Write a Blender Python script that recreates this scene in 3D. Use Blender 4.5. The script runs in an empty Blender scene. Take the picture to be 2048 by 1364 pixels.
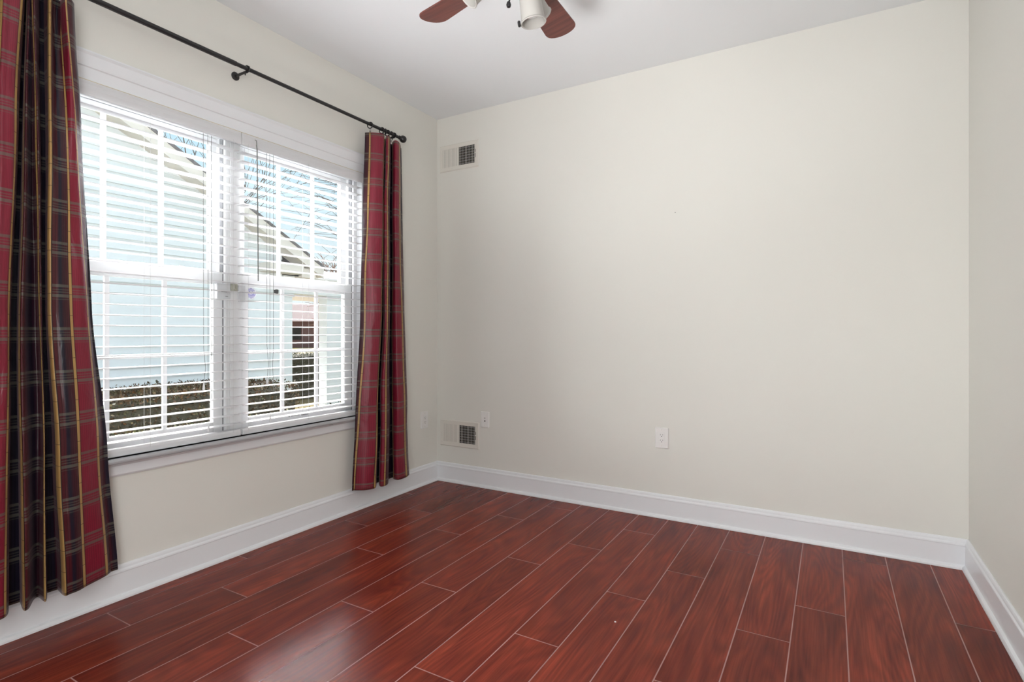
import bpy, bmesh, math, random
from math import sin, cos, pi, radians
from mathutils import Vector, Matrix, noise
SC = bpy.context.scene
COL = SC.collection

# ------------------------------------------------------------------ camera
CAM = (2.5929, -3.3201, 1.1213)
FPX = 1093.94
cam = bpy.data.cameras.new('camera')
cam.sensor_fit = 'HORIZONTAL'; cam.sensor_width = 36.0
cam.lens = FPX / 2048 * 36.0
cam.shift_y = -(682 - 664.09) / 2048
cam.clip_start = 0.05; cam.clip_end = 400
co = bpy.data.objects.new('camera', cam); COL.objects.link(co)
co.location = CAM; co.rotation_euler = (pi/2, 0, radians(30.2055))
SC.camera = co

# ------------------------------------------------------------------ colour management
SC.view_settings.view_transform = 'Standard'
SC.view_settings.look = 'None'
SC.view_settings.gamma = 1.0
SC.view_settings.use_curve_mapping = False
SC.view_settings.exposure = 0.0

# ------------------------------------------------------------------ sky
W = bpy.data.worlds.new('sky'); SC.world = W; W.use_nodes = True
nt = W.node_tree; nt.nodes.clear()
wo = nt.nodes.new('ShaderNodeOutputWorld'); bg = nt.nodes.new('ShaderNodeBackground')
tc = nt.nodes.new('ShaderNodeTexCoord'); sx = nt.nodes.new('ShaderNodeSeparateXYZ')
cr = nt.nodes.new('ShaderNodeValToRGB')
nt.links.new(tc.outputs['Generated'], sx.inputs[0]); nt.links.new(sx.outputs['Z'], cr.inputs[0])
def wm(op, a, b=None):
    n = nt.nodes.new('ShaderNodeMath'); n.operation = op
    for i, v in enumerate((a, b)):
        if v is None: continue
        if isinstance(v, (int, float)): n.inputs[i].default_value = v
        else: nt.links.new(v, n.inputs[i])
    return n.outputs[0]
def wstep(v, lo, hi):
    n = nt.nodes.new('ShaderNodeMapRange'); n.interpolation_type = 'SMOOTHSTEP'
    n.inputs[1].default_value = lo; n.inputs[2].default_value = hi; nt.links.new(v, n.inputs[0]); return n.outputs[0]
# added bright sky patch above the camera's view, makes the floor glare
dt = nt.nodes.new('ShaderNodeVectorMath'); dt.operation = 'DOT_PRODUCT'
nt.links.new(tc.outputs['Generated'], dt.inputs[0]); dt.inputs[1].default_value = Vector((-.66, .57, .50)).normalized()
glare_patch = wm('MULTIPLY', wstep(dt.outputs['Value'], .87, .96), wstep(sx.outputs['Z'], .335, .41))
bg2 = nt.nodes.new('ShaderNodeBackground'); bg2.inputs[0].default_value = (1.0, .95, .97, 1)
nt.links.new(wm('MULTIPLY', glare_patch, 140.0), bg2.inputs[1])
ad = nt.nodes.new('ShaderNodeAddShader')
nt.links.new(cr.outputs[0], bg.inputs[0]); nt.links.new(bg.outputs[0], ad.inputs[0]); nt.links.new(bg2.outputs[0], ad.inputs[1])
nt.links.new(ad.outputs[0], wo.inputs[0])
el = cr.color_ramp.elements
el[0].position = 0.0; el[0].color = (0.80, 0.87, 0.90, 1)
el[1].position = 1.0; el[1].color = (0.62, 0.80, 1.0, 1)
for p_, c_ in ((0.16, (0.72, 0.86, 0.93, 1)), (0.34, (0.50, 0.75, 0.90, 1)), (0.6, (0.6, 0.80, 1.0, 1))):
    e = el.new(p_); e.color = c_
bg.inputs[1].default_value = 1.15

# ------------------------------------------------------------------ sun and added fill lamps
def sun(name, direction, strength, angle, color):
    l = bpy.data.lights.new(name, 'SUN'); l.energy = strength; l.angle = radians(angle); l.color = color
    o = bpy.data.objects.new(name, l); COL.objects.link(o)
    o.rotation_euler = Vector(direction).to_track_quat('-Z', 'Y').to_euler()
    return o
def area(name, loc, target, sx_, sy_, power, color):
    l = bpy.data.lights.new(name, 'AREA'); l.shape = 'RECTANGLE'; l.size = sx_; l.size_y = sy_
    l.energy = power; l.color = color
    o = bpy.data.objects.new(name, l); COL.objects.link(o); o.location = loc
    o.rotation_euler = (Vector(target) - Vector(loc)).to_track_quat('-Z', 'Y').to_euler()
    return o
sun('winter_sun', (-0.62, 0.30, -0.72), 0.35, 6, (1.0, 0.97, 0.93))
area('side_window_fill', (-3.0, -3.95, 1.95), (0.0, -1.55, 1.40), 2.2, 2.2, 46, (0.97, 0.99, 1.0)).data.spread = radians(80)  # added lamp outside, out of view, throws window light on the back wall
area('high_window_fill', (-1.5, -1.7, 3.7), (0.0, -1.6, 1.35), 2.4, 1.0, 2600, (0.97, 0.99, 1.0)).data.spread = radians(90)  # unseen lamp added above the window outside, brightens slats and ceiling
area('right_wall_fill', (0.45, -4.25, 1.35), (3.15, -0.9, 1.35), 1.0, 2.0, 9.5, (0.97, 0.99, 1.0)).data.spread = radians(62)  # no doorway modelled; lamp added behind the camera for the right wall
area('window_wall_fill', (2.75, -4.10, 1.45), (0.0, -1.3, 1.45), 1.0, 2.2, 47, (0.97, 0.99, 1.0))  # fill lamp added behind the camera to lift the window wall
area('ceiling_fill', (1.7, -3.75, 0.5), (1.55, -1.35, 2.74), 0.8, 0.8, 10, (1.0, 1.0, 1.0)).data.spread = radians(60)  # upward fill added behind the camera to brighten the ceiling

# ------------------------------------------------------------------ helpers
def tag(o, label=None, cat=None, group=None, kind=None):
    if label: o['label'] = label
    if cat: o['category'] = cat
    if group: o['group'] = group
    if kind: o['kind'] = kind
    return o
def empty(name, loc=(0, 0, 0), rz=0, **k):
    o = bpy.data.objects.new(name, None); COL.objects.link(o)
    o.location = loc; o.rotation_euler = (0, 0, rz); o.empty_display_size = 0.1
    return tag(o, **k)
class MB:
    def __init__(s): s.v = []; s.f = []; s.m = []; s.uv = None
    def add(s, vs, fs, mi=0):
        n = len(s.v); s.v += [tuple(v) for v in vs]
        for f in fs: s.f.append(tuple(i + n for i in f)); s.m.append(mi)
    def box(s, a, b, mi=0):
        x0, y0, z0 = a; x1, y1, z1 = b
        x0, x1 = min(x0, x1), max(x0, x1); y0, y1 = min(y0, y1), max(y0, y1); z0, z1 = min(z0, z1), max(z0, z1)
        s.add([(x0,y0,z0),(x1,y0,z0),(x1,y1,z0),(x0,y1,z0),(x0,y0,z1),(x1,y0,z1),(x1,y1,z1),(x0,y1,z1)],
              [(0,3,2,1),(4,5,6,7),(0,1,5,4),(1,2,6,5),(2,3,7,6),(3,0,4,7)], mi)
    def obox(s, c, size, M, mi=0):
        c = Vector(c); h = [q / 2 for q in size]; vs = []
        for z in (-1, 1):
            for x, y in ((-1,-1),(1,-1),(1,1),(-1,1)):
                vs.append(c + M @ Vector((x*h[0], y*h[1], z*h[2])))
        s.add(vs, [(0,3,2,1),(4,5,6,7),(0,1,5,4),(1,2,6,5),(2,3,7,6),(3,0,4,7)], mi)
    def tube(s, pts, r, n=10, cap=True, mi=0):
        pts = [Vector(p) for p in pts]; rs = r if isinstance(r, (list, tuple)) else [r] * len(pts)
        rings = []; up = None
        for i, p in enumerate(pts):
            t = (pts[min(i+1, len(pts)-1)] - pts[max(i-1, 0)])
            if t.length < 1e-9: t = Vector((0, 0, 1))
            t.normalize()
            if up is None: up = Vector((0,0,1)) if abs(t.z) < .9 else Vector((1,0,0))
            a = t.cross(up)
            if a.length < 1e-5: a = t.cross(Vector((1, .3, 0)))
            a.normalize(); b = a.cross(t); up = b
            rings.append([p + (a*cos(2*pi*k/n) + b*sin(2*pi*k/n)) * rs[i] for k in range(n)])
        vs = [q for g in rings for q in g]; fs = []
        for i in range(len(rings)-1):
            for k in range(n):
                fs.append((i*n+k, i*n+(k+1)%n, (i+1)*n+(k+1)%n, (i+1)*n+k))
        if cap: fs.append(tuple(range(n-1, -1, -1))); fs.append(tuple((len(rings)-1)*n+k for k in range(n)))
        s.add(vs, fs, mi)
    def lathe(s, prof, c, M=None, n=32, mi=0, close=False):
        M = M or Matrix.Identity(3); c = Vector(c); vs = []; fs = []
        for r, z in prof:
            for k in range(n): vs.append(c + M @ Vector((r*cos(2*pi*k/n), r*sin(2*pi*k/n), z)))
        m = len(prof)
        for i in range(m if close else m-1):
            j = (i+1) % m
            for k in range(n): fs.append((i*n+k, i*n+(k+1)%n, j*n+(k+1)%n, j*n+k))
        s.add(vs, fs, mi)
    def torus(s, c, M, R, r, n=24, m=8, mi=0):
        s.lathe([(R + r*cos(2*pi*k/m), r*sin(2*pi*k/m)) for k in range(m)], c, M, n, mi, close=True)
    def prism(s, poly, axis, a, b, mi=0):
        # poly in the two other axes, extruded along axis from a to b
        def P(u, v, w): return {'x': (w, u, v), 'y': (u, w, v), 'z': (u, v, w)}[axis]
        n = len(poly); vs = [P(u, v, a) for u, v in poly] + [P(u, v, b) for u, v in poly]
        fs = [tuple(range(n)), tuple(range(2*n-1, n-1, -1))] + [(i, (i+1)%n, n+(i+1)%n, n+i) for i in range(n)]
        s.add(vs, fs, mi)
    def build(s, name, mat, parent=None, smooth=False, bevel=0, seg=2, loc=None, angle=35, recalc=True):
        me = bpy.data.meshes.new(name); me.from_pydata(s.v, [], s.f); me.validate()
        mats = mat if isinstance(mat, (list, tuple)) else [mat]
        for m in mats: me.materials.append(m)
        if len(me.polygons) == len(s.m):
            me.polygons.foreach_set('material_index', s.m)
        if recalc:
            bm = bmesh.new(); bm.from_mesh(me); bmesh.ops.recalc_face_normals(bm, faces=bm.faces); bm.to_mesh(me); bm.free()
        if smooth:
            me.polygons.foreach_set('use_smooth', [True]*len(me.polygons))
            try: me.set_sharp_from_angle(angle=radians(angle))
            except Exception: pass
        o = bpy.data.objects.new(name, me); COL.objects.link(o)
        if parent:
            o.parent = parent
            if parent.type == 'EMPTY' or True:
                o.matrix_parent_inverse = Matrix.Identity(4)
        if loc: o.location = loc
        if bevel:
            b = o.modifiers.new('bevel', 'BEVEL'); b.width = bevel; b.segments = seg; b.limit_method = 'ANGLE'; b.angle_limit = radians(40)
            b.harden_normals = False
        return o
def dup(o, parent=None):
    c = o.copy(); COL.objects.link(c); c.parent = parent
    for ch in list(o.children): dup(ch, c)
    return c

# ------------------------------------------------------------------ materials
def principled(name, col, rough=.5, spec=.5, metal=0, **k):
    m = bpy.data.materials.new(name); m.use_nodes = True
    b = m.node_tree.nodes['Principled BSDF']
    b.inputs['Base Color'].default_value = (*col, 1); b.inputs['Roughness'].default_value = rough
    b.inputs['Specular IOR Level'].default_value = spec; b.inputs['Metallic'].default_value = metal
    for kk, vv in k.items(): b.inputs[kk].default_value = vv
    return m
def N(m, t, **k):
    n = m.node_tree.nodes.new(t)
    for a, b in k.items(): setattr(n, a, b)
    return n
def L(m, a, b): m.node_tree.links.new(a, b)
def add_bump(m, scale, strength, dist=.001, detail=3, coord='Object', sc=(1,1,1)):
    b = m.node_tree.nodes['Principled BSDF']
    t = N(m, 'ShaderNodeTexCoord'); mp = N(m, 'ShaderNodeMapping'); mp.inputs['Scale'].default_value = sc
    n = N(m, 'ShaderNodeTexNoise'); n.inputs['Scale'].default_value = scale; n.inputs['Detail'].default_value = detail
    bp = N(m, 'ShaderNodeBump'); bp.inputs['Strength'].default_value = strength; bp.inputs['Distance'].default_value = dist
    L(m, t.outputs[coord], mp.inputs[0]); L(m, mp.outputs[0], n.inputs['Vector'])
    L(m, n.outputs[0], bp.inputs['Height']); L(m, bp.outputs[0], b.inputs['Normal'])
    return n
def mixcol(m, fac, a, b, blend='MIX'):
    x = N(m, 'ShaderNodeMix', data_type='RGBA', blend_type=blend)
    for inp, v in ((x.inputs[0], fac), (x.inputs[6], a), (x.inputs[7], b)):
        if hasattr(v, 'is_output') or isinstance(v, bpy.types.NodeSocket): L(m, v, inp)
        elif isinstance(v, (int, float)): inp.default_value = v
        else: inp.default_value = (*v, 1)
    return x.outputs[2]

M = {}
M['wall'] = principled('wall_paint', (.735, .723, .672), .75, .25); add_bump(M['wall'], 160, .12, .0006)
M['ceil'] = principled('ceiling_paint', (.82, .84, .855), .9, .1); add_bump(M['ceil'], 120, .1, .0006)
M['trim'] = principled('trim_paint', (.78, .79, .81), .32, .5)
M['vinyl'] = principled('white_vinyl', (.86, .87, .88), .35, .5)
M['slat'] = principled('blind_slat', (.88, .88, .89), .4, .4)
def add_translucent(m, f):
    b = m.node_tree.nodes['Principled BSDF']; o = m.node_tree.nodes['Material Output']
    t = N(m, 'ShaderNodeBsdfTranslucent'); t.inputs[0].default_value = b.inputs['Base Color'].default_value
    x = N(m, 'ShaderNodeMixShader'); x.inputs[0].default_value = f
    L(m, b.outputs[0], x.inputs[1]); L(m, t.outputs[0], x.inputs[2]); L(m, x.outputs[0], o.inputs[0])
add_translucent(M['slat'], .35)
M['blackmetal'] = principled('black_metal', (.012, .011, .012), .38, .5)
M['plate'] = principled('white_plastic', (.80, .79, .77), .3, .5)
M['vent'] = principled('cream_metal', (.70, .67, .61), .4, .5)
M['vent2'] = principled('shaded_metal', (.20, .18, .15), .6, .3)
M['dark'] = principled('dark_slot', (.02, .018, .016), .8, .1)
M['cord'] = principled('blind_cord', (.72, .72, .72), .7, .2)
M['greycord'] = principled('grey_cord', (.22, .23, .22), .6, .3)
M['latch'] = principled('beige_latch', (.50, .50, .42), .4, .5)
M['sensor'] = principled('sensor_plastic', (.72, .73, .75), .45, .5)
M['clip'] = principled('steel_clip', (.35, .33, .30), .35, .5, 1.0)
M['fanmetal'] = principled('dark_bronze', (.025, .022, .02), .35, .5, .6)
M['gasket'] = principled('grey_gasket', (.18, .18, .19), .8, .1)
M['gap'] = principled('yellowed_caulk', (.62, .52, .34), .8, .1)

# glass
g = bpy.data.materials.new('window_glass'); g.use_nodes = True; t_ = g.node_tree; t_.nodes.clear()
o_ = N(g, 'ShaderNodeOutputMaterial'); mx = N(g, 'ShaderNodeMixShader'); tr = N(g, 'ShaderNodeBsdfTransparent')
gl = N(g, 'ShaderNodeBsdfGlossy'); gl.inputs['Roughness'].default_value = 0.02
fr = N(g, 'ShaderNodeFresnel'); fr.inputs[0].default_value = 1.3
tr.inputs[0].default_value = (.975, .985, .98, 1)
L(g, fr.outputs[0], mx.inputs[0]); L(g, tr.outputs[0], mx.inputs[1]); L(g, gl.outputs[0], mx.inputs[2]); L(g, mx.outputs[0], o_.inputs[0])
M['glass'] = g

# floor planks
def floor_mat():
    m = bpy.data.materials.new('cherry_planks'); m.use_nodes = True
    b = m.node_tree.nodes['Principled BSDF']
    geo = N(m, 'ShaderNodeNewGeometry'); t = N(m, 'ShaderNodeTexCoord')
    r = geo.outputs['Random Per Island']
    mul = N(m, 'ShaderNodeMath', operation='MULTIPLY'); mul.inputs[1].default_value = 37.0; L(m, r, mul.inputs[0])
    cmb = N(m, 'ShaderNodeCombineXYZ'); L(m, mul.outputs[0], cmb.inputs[2]); L(m, mul.outputs[0], cmb.inputs[1])
    add = N(m, 'ShaderNodeVectorMath', operation='ADD'); L(m, t.outputs['Object'], add.inputs[0]); L(m, cmb.outputs[0], add.inputs[1])
    mp = N(m, 'ShaderNodeMapping'); mp.inputs['Scale'].default_value = (9, 1.1, 1); L(m, add.outputs[0], mp.inputs[0])
    n1 = N(m, 'ShaderNodeTexNoise'); n1.inputs['Scale'].default_value = 1.6; n1.inputs['Detail'].default_value = 4; n1.inputs['Distortion'].default_value = .6
    L(m, mp.outputs[0], n1.inputs['Vector'])
    # cathedral grain from contour lines of a smooth field
    mp2 = N(m, 'ShaderNodeMapping'); mp2.inputs['Scale'].default_value = (6.0, .8, 1); L(m, add.outputs[0], mp2.inputs[0])
    n2 = N(m, 'ShaderNodeTexNoise'); n2.inputs['Scale'].default_value = 1.0; n2.inputs['Detail'].default_value = 1.2; n2.inputs['Distortion'].default_value = .3
    L(m, mp2.outputs[0], n2.inputs['Vector'])
    k = N(m, 'ShaderNodeMath', operation='MULTIPLY'); k.inputs[1].default_value = 120; L(m, n2.outputs[0], k.inputs[0])
    sn = N(m, 'ShaderNodeMath', operation='SINE'); L(m, k.outputs[0], sn.inputs[0])
    mr = N(m, 'ShaderNodeMapRange'); mr.inputs[1].default_value = -1; mr.inputs[2].default_value = 1; L(m, sn.outputs[0], mr.inputs[0])
    # fine fibres
    mp3 = N(m, 'ShaderNodeMapping'); mp3.inputs['Scale'].default_value = (160, 5, 1); L(m, add.outputs[0], mp3.inputs[0])
    n3 = N(m, 'ShaderNodeTexNoise'); n3.inputs['Scale'].default_value = 1.0; n3.inputs['Detail'].default_value = 3; L(m, mp3.outputs[0], n3.inputs['Vector'])
    rp = N(m, 'ShaderNodeValToRGB'); L(m, n1.outputs[0], rp.inputs[0])
    e = rp.color_ramp.elements; e[0].position = .25; e[0].color = (.125, .016, .010, 1); e[1].position = .75; e[1].color = (.265, .043, .021, 1)
    q = e.new(.5); q.color = (.190, .028, .0150, 1)
    c = mixcol(m, .22, rp.outputs[0], mr.outputs[0], 'MULTIPLY') if False else rp.outputs[0]
    g1 = N(m, 'ShaderNodeMapRange'); g1.inputs[3].default_value = .80; g1.inputs[4].default_value = 1.06; L(m, mr.outputs[0], g1.inputs[0])
    g2 = N(m, 'ShaderNodeMapRange'); g2.inputs[1].default_value = .3; g2.inputs[2].default_value = .7; g2.inputs[3].default_value = .78; g2.inputs[4].default_value = 1.15; L(m, n3.outputs[0], g2.inputs[0])
    g3 = N(m, 'ShaderNodeMapRange'); g3.inputs[3].default_value = .85; g3.inputs[4].default_value = 1.15; L(m, r, g3.inputs[0])
    p1 = N(m, 'ShaderNodeMath', operation='MULTIPLY'); L(m, g1.outputs[0], p1.inputs[0]); L(m, g2.outputs[0], p1.inputs[1])
    p2 = N(m, 'ShaderNodeMath', operation='MULTIPLY'); L(m, p1.outputs[0], p2.inputs[0]); L(m, g3.outputs[0], p2.inputs[1])
    vm = N(m, 'ShaderNodeVectorMath', operation='SCALE'); L(m, c, vm.inputs[0]); L(m, p2.outputs[0], vm.inputs['Scale'])
    L(m, vm.outputs[0], b.inputs['Base Color'])
    bp = N(m, 'ShaderNodeBump'); bp.inputs['Strength'].default_value = .16; bp.inputs['Distance'].default_value = .0008
    L(m, n3.outputs[0], bp.inputs['Height'])
    df = N(m, 'ShaderNodeBsdfDiffuse'); gs = N(m, 'ShaderNodeBsdfGlossy'); gs.inputs['Roughness'].default_value = .25
    fq = N(m, 'ShaderNodeFresnel'); fq.inputs[0].default_value = 1.36; fm = N(m, 'ShaderNodeMath', operation='MULTIPLY'); fm.inputs[1].default_value = .8
    mz = N(m, 'ShaderNodeMixShader'); L(m, fq.outputs[0], fm.inputs[0]); L(m, fm.outputs[0], mz.inputs[0])
    L(m, vm.outputs[0], df.inputs[0]); L(m, bp.outputs[0], gs.inputs['Normal'])
    L(m, df.outputs[0], mz.inputs[1]); L(m, gs.outputs[0], mz.inputs[2]); L(m, mz.outputs[0], m.node_tree.nodes['Material Output'].inputs[0])
    return m
M['floor'] = floor_mat()
M['grout'] = principled('pink_grout', (.44, .24, .21), .55, .4)

# fan blade
def wood_dark():
    m = principled('fan_cherry', (.12, .03, .025), .38, .5)
    b = m.node_tree.nodes['Principled BSDF']
    t = N(m, 'ShaderNodeTexCoord'); mp = N(m, 'ShaderNodeMapping'); mp.inputs['Scale'].default_value = (3, 40, 1)
    n = N(m, 'ShaderNodeTexNoise'); n.inputs['Scale'].default_value = 1.5; n.inputs['Detail'].default_value = 4
    L(m, t.outputs['Object'], mp.inputs[0]); L(m, mp.outputs[0], n.inputs['Vector'])
    rp = N(m, 'ShaderNodeValToRGB'); L(m, n.outputs[0], rp.inputs[0]); e = rp.color_ramp.elements
    e[0].position = .3; e[0].color = (.085, .022, .018, 1); e[1].position = .7; e[1].color = (.17, .045, .032, 1)
    L(m, rp.outputs[0], b.inputs['Base Color'])
    return m
M['fanwood'] = wood_dark()

# plaid satin, driven by cloth UVs (metres across, metres down)
def plaid():
    m = bpy.data.materials.new('plaid_satin'); m.use_nodes = True
    nd = m.node_tree.nodes; b = nd['Principled BSDF']; out = nd['Material Output']
    t = N(m, 'ShaderNodeUVMap'); t.uv_map = 'UVMap'
    s = N(m, 'ShaderNodeSeparateXYZ'); L(m, t.outputs[0], s.inputs[0])
    def frac(sock, period, off=0):
        a = N(m, 'ShaderNodeMath', operation='ADD'); a.inputs[1].default_value = off; L(m, sock, a.inputs[0])
        d = N(m, 'ShaderNodeMath', operation='DIVIDE'); d.inputs[1].default_value = period; L(m, a.outputs[0], d.inputs[0])
        f = N(m, 'ShaderNodeMath', operation='FRACT'); L(m, d.outputs[0], f.inputs[0]); return f.outputs[0]
    def ramp(sock, stops, interp='CONSTANT'):
        r = N(m, 'ShaderNodeValToRGB'); r.color_ramp.interpolation = interp; L(m, sock, r.inputs[0])
        e = r.color_ramp.elements; e[0].position = 0; e[0].color = stops[0][1]; e[1].position = 1.0; e[1].color = stops[-1][1]
        for p_, c_ in stops[1:]:
            q = e.new(p_); q.color = c_
        return r.outputs[0]
    c4 = lambda r, g_, b_: (r, g_, b_, 1)
    crim = c4(.27, .014, .038); crim2 = c4(.21, .011, .028); fold_shade = c4(.012, .009, .024); wine = c4(.085, .008, .015)
    fu = frac(s.outputs[0], .16)
    base = ramp(fu, [(0, crim2), (.10, crim), (.42, crim), (.52, crim2), (.56, wine), (.70, c4(.045, .008, .018)), (.76, fold_shade), (.84, fold_shade), (.90, wine), (1.0, wine)], 'LINEAR')  # darkest band is fold-valley shade put into the cloth colour, beside woven tones
    # fine dark warp lines
    fl = frac(s.outputs[0], .0075)
    lines = ramp(fl, [(0, c4(1,1,1)), (.66, c4(.35,.38,.38)), (.84, c4(.8,.8,.8))], 'CONSTANT')
    lw = ramp(fu, [(0, c4(.45,.45,.45)), (.50, c4(.9,.9,.9))])
    base = mixcol(m, lw, base, mixcol(m, 1.0, base, lines, 'MULTIPLY'))
    # weft: grey green bands in groups
    fv = frac(s.outputs[1], .158)
    bands = ramp(fv, [(0, c4(0,0,0)), (.08, c4(.60,.60,.60)), (.145, c4(0,0,0)), (.19, c4(.35,.35,.35)), (.215, c4(0,0,0)), (.25, c4(.40,.40,.40)), (.275, c4(0,0,0)), (.31, c4(.65,.65,.65)), (.385, c4(0,0,0)), (.42, c4(.3,.3,.3)), (.44, c4(0,0,0))])
    col = mixcol(m, bands, base, (.150, .145, .115))
    # gold ribbons with thin dark edges
    edge = ramp(fu, [(0, c4(1,1,1)), (.068, c4(0,0,0)), (.488, c4(1,1,1)), (.568, c4(0,0,0)), (.988, c4(1,1,1))])
    gold = ramp(fu, [(0, c4(1,1,1)), (.056, c4(0,0,0)), (.500, c4(1,1,1)), (.556, c4(0,0,0))])
    col = mixcol(m, edge, col, (.03, .012, .010))
    gfl = ramp(fv, [(0, c4(.50,.31,.11)), (.30, c4(.10,.06,.02)), (.312, c4(.48,.30,.11)), (.80, c4(.12,.07,.025)), (.812, c4(.50,.31,.11))])
    col = mixcol(m, gold, col, gfl)
    L(m, col, b.inputs['Base Color'])
    b.inputs['Roughness'].default_value = .36; b.inputs['Specular IOR Level'].default_value = .5
    b.inputs['Sheen Weight'].default_value = .12; b.inputs['Sheen Roughness'].default_value = .35
    b.inputs['Sheen Tint'].default_value = (1, .75, .85, 1)
    # crumple bump
    n = N(m, 'ShaderNodeTexNoise'); n.inputs['Scale'].default_value = 6; n.inputs['Detail'].default_value = 3; n.inputs['Distortion'].default_value = .8
    mp = N(m, 'ShaderNodeMapping'); mp.inputs['Scale'].default_value = (2.4, .8, 1); L(m, t.outputs[0], mp.inputs[0]); L(m, mp.outputs[0], n.inputs['Vector'])
    bp = N(m, 'ShaderNodeBump'); bp.inputs['Strength'].default_value = .5; bp.inputs['Distance'].default_value = .014
    L(m, n.outputs[0], bp.inputs['Height']); L(m, bp.outputs[0], b.inputs['Normal'])
    tl = N(m, 'ShaderNodeBsdfTranslucent'); L(m, col, tl.inputs[0]); ms = N(m, 'ShaderNodeMixShader'); ms.inputs[0].default_value = .28
    L(m, b.outputs[0], ms.inputs[1]); L(m, tl.outputs[0], ms.inputs[2]); L(m, ms.outputs[0], out.inputs[0])
    return m
M['plaid'] = plaid()

def leafmat(name, stops, rough=.6):
    m = principled(name, (.1, .1, .05), rough, .25); b = m.node_tree.nodes['Principled BSDF']
    geo = N(m, 'ShaderNodeNewGeometry'); r = N(m, 'ShaderNodeValToRGB'); L(m, geo.outputs['Random Per Island'], r.inputs[0])
    r.color_ramp.interpolation = 'CONSTANT'
    e = r.color_ramp.elements; e[0].position = 0; e[0].color = (*stops[0][1], 1); e[1].position = 1; e[1].color = (*stops[-1][1], 1)
    for p_, c_ in stops[1:]: q = e.new(p_); q.color = (*c_, 1)
    hs = N(m, 'ShaderNodeHueSaturation'); hs.inputs['Value'].default_value = .62; hs.inputs['Saturation'].default_value = 1.15; L(m, r.outputs[0], hs.inputs['Color'])
    L(m, hs.outputs[0], b.inputs['Base Color']); return m
M['hedge_green'] = leafmat('olive_leaves', [(0, (.048, .055, .022)), (.3, (.075, .082, .032)), (.55, (.11, .085, .036)), (.75, (.055, .040, .027)), (.88, (.20, .18, .09)), (.95, (.38, .35, .24))])
M['hedge_brown'] = leafmat('russet_leaves', [(0, (.085, .050, .026)), (.22, (.14, .068, .030)), (.42, (.07, .05, .03)), (.6, (.085, .085, .036)), (.78, (.17, .105, .052)), (.9, (.25, .20, .12)), (.97, (.62, .58, .50))])
M['hedge_dark'] = leafmat('dark_leaves', [(0, (.045, .065, .040)), (.35, (.070, .095, .055)), (.7, (.10, .12, .075)), (.92, (.20, .20, .13))])
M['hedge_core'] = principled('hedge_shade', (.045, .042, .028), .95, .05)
M['bark'] = principled('bark', (.105, .085, .072), .9, .1)
M['bark2'] = principled('red_bark', (.20, .12, .085), .9, .1)
M['siding'] = principled('white_siding', (.72, .76, .77), .6, .3)
M['fascia'] = principled('cream_fascia', (.70, .66, .60), .6, .3)
M['outer_dark'] = principled('bounce_cut_cladding', (.07, .065, .06), .9, .1)  # unseen outer wall face, added dark to cut bounce onto the siding
M['shingle'] = principled('grey_shingle', (.16, .15, .15), .9, .1); add_bump(M['shingle'], 60, .5, .01)
M['lawn'] = principled('winter_lawn', (.30, .24, .13), .95, .05)
nl = N(M['lawn'], 'ShaderNodeTexNoise'); nl.inputs['Scale'].default_value = .35; nl.inputs['Detail'].default_value = 6
rl = N(M['lawn'], 'ShaderNodeValToRGB'); L(M['lawn'], nl.outputs[0], rl.inputs[0])
rl.color_ramp.elements[0].position = .35; rl.color_ramp.elements[0].color = (.20, .14, .07, 1)
rl.color_ramp.elements[1].position = .65; rl.color_ramp.elements[1].color = (.12, .11, .05, 1)
tl_ = N(M['lawn'], 'ShaderNodeTexCoord'); L(M['lawn'], tl_.outputs['Object'], nl.inputs['Vector'])
L(M['lawn'], rl.outputs[0], M['lawn'].node_tree.nodes['Principled BSDF'].inputs['Base Color'])
M['snow'] = principled('snow', (.85, .86, .88), .8, .2)
M['brick'] = principled('brown_brick', (.14, .075, .07), .9, .1)
M['roofbrown'] = principled('brown_roof', (.055, .033, .030), .9, .1)
M['stkw'] = principled('sticker_white', (.85, .85, .88), .4, .4)
M['stkb'] = principled('sticker_blue', (.26, .26, .52), .4, .4)
M['ink'] = principled('grey_ink', (.30, .30, .32), .6, .2)
M['shade'] = principled('frosted_cup', (.40, .385, .36), .45, .4)
M['chrome'] = principled('silver', (.6, .6, .6), .2, .5, 1.0)

# ------------------------------------------------------------------ room shell
GZ0 = -.45; H = 2.74; WX = 3.158; YB = -4.45
OY0, OY1, OZ0, OZ1 = -2.50, -.765, .575, 2.139     # window opening
b = MB()
b.box((-.16, YB, 0), (0, OY0, H)); b.box((-.16, OY1, 0), (0, 0, H))
b.box((-.16, OY0, 0), (0, OY1, OZ0)); b.box((-.16, OY0, OZ1), (0, OY1, H))
b.box((-.20, YB, GZ0), (-.1605, OY0, H), 1); b.box((-.20, OY1, GZ0), (-.1605, .12, H), 1); b.box((-.20, OY0, GZ0), (-.1605, OY1, OZ0), 1); b.box((-.20, OY0, OZ1), (-.1605, OY1, H), 1)
tag(b.build('wall_left', [M['wall'], M['outer_dark']]), kind='structure')
b = MB(); b.box((-.16, 0, 0), (WX + .12, .12, H)); wb = tag(b.build('wall_back', M['wall']), kind='structure')
b = MB(); b.box((WX, YB, 0), (WX + .12, 0, H)); tag(b.build('wall_right', M['wall']), kind='structure')
b = MB(); b.box((-.16, YB - .12, 0), (WX + .12, YB, H)); tag(b.build('wall_front', M['wall']), kind='structure')
b = MB(); b.box((-.16, YB - .12, H), (WX + .12, .12, H + .1)); tag(b.build('ceiling', M['ceil']), kind='structure')
# small wall marks
b = MB(); b.lathe([(.0001, -.0016), (.0024, -.0012), (.0028, 0)], (1.7905, 0, 0), n=10)
b.v = [(x, z, y) for x, y, z in b.v]; b.v = [(x, y - .0002, z + 1.8365) for x, y, z in b.v]
b.build('nail_hole', M['gasket'], wb)

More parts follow.
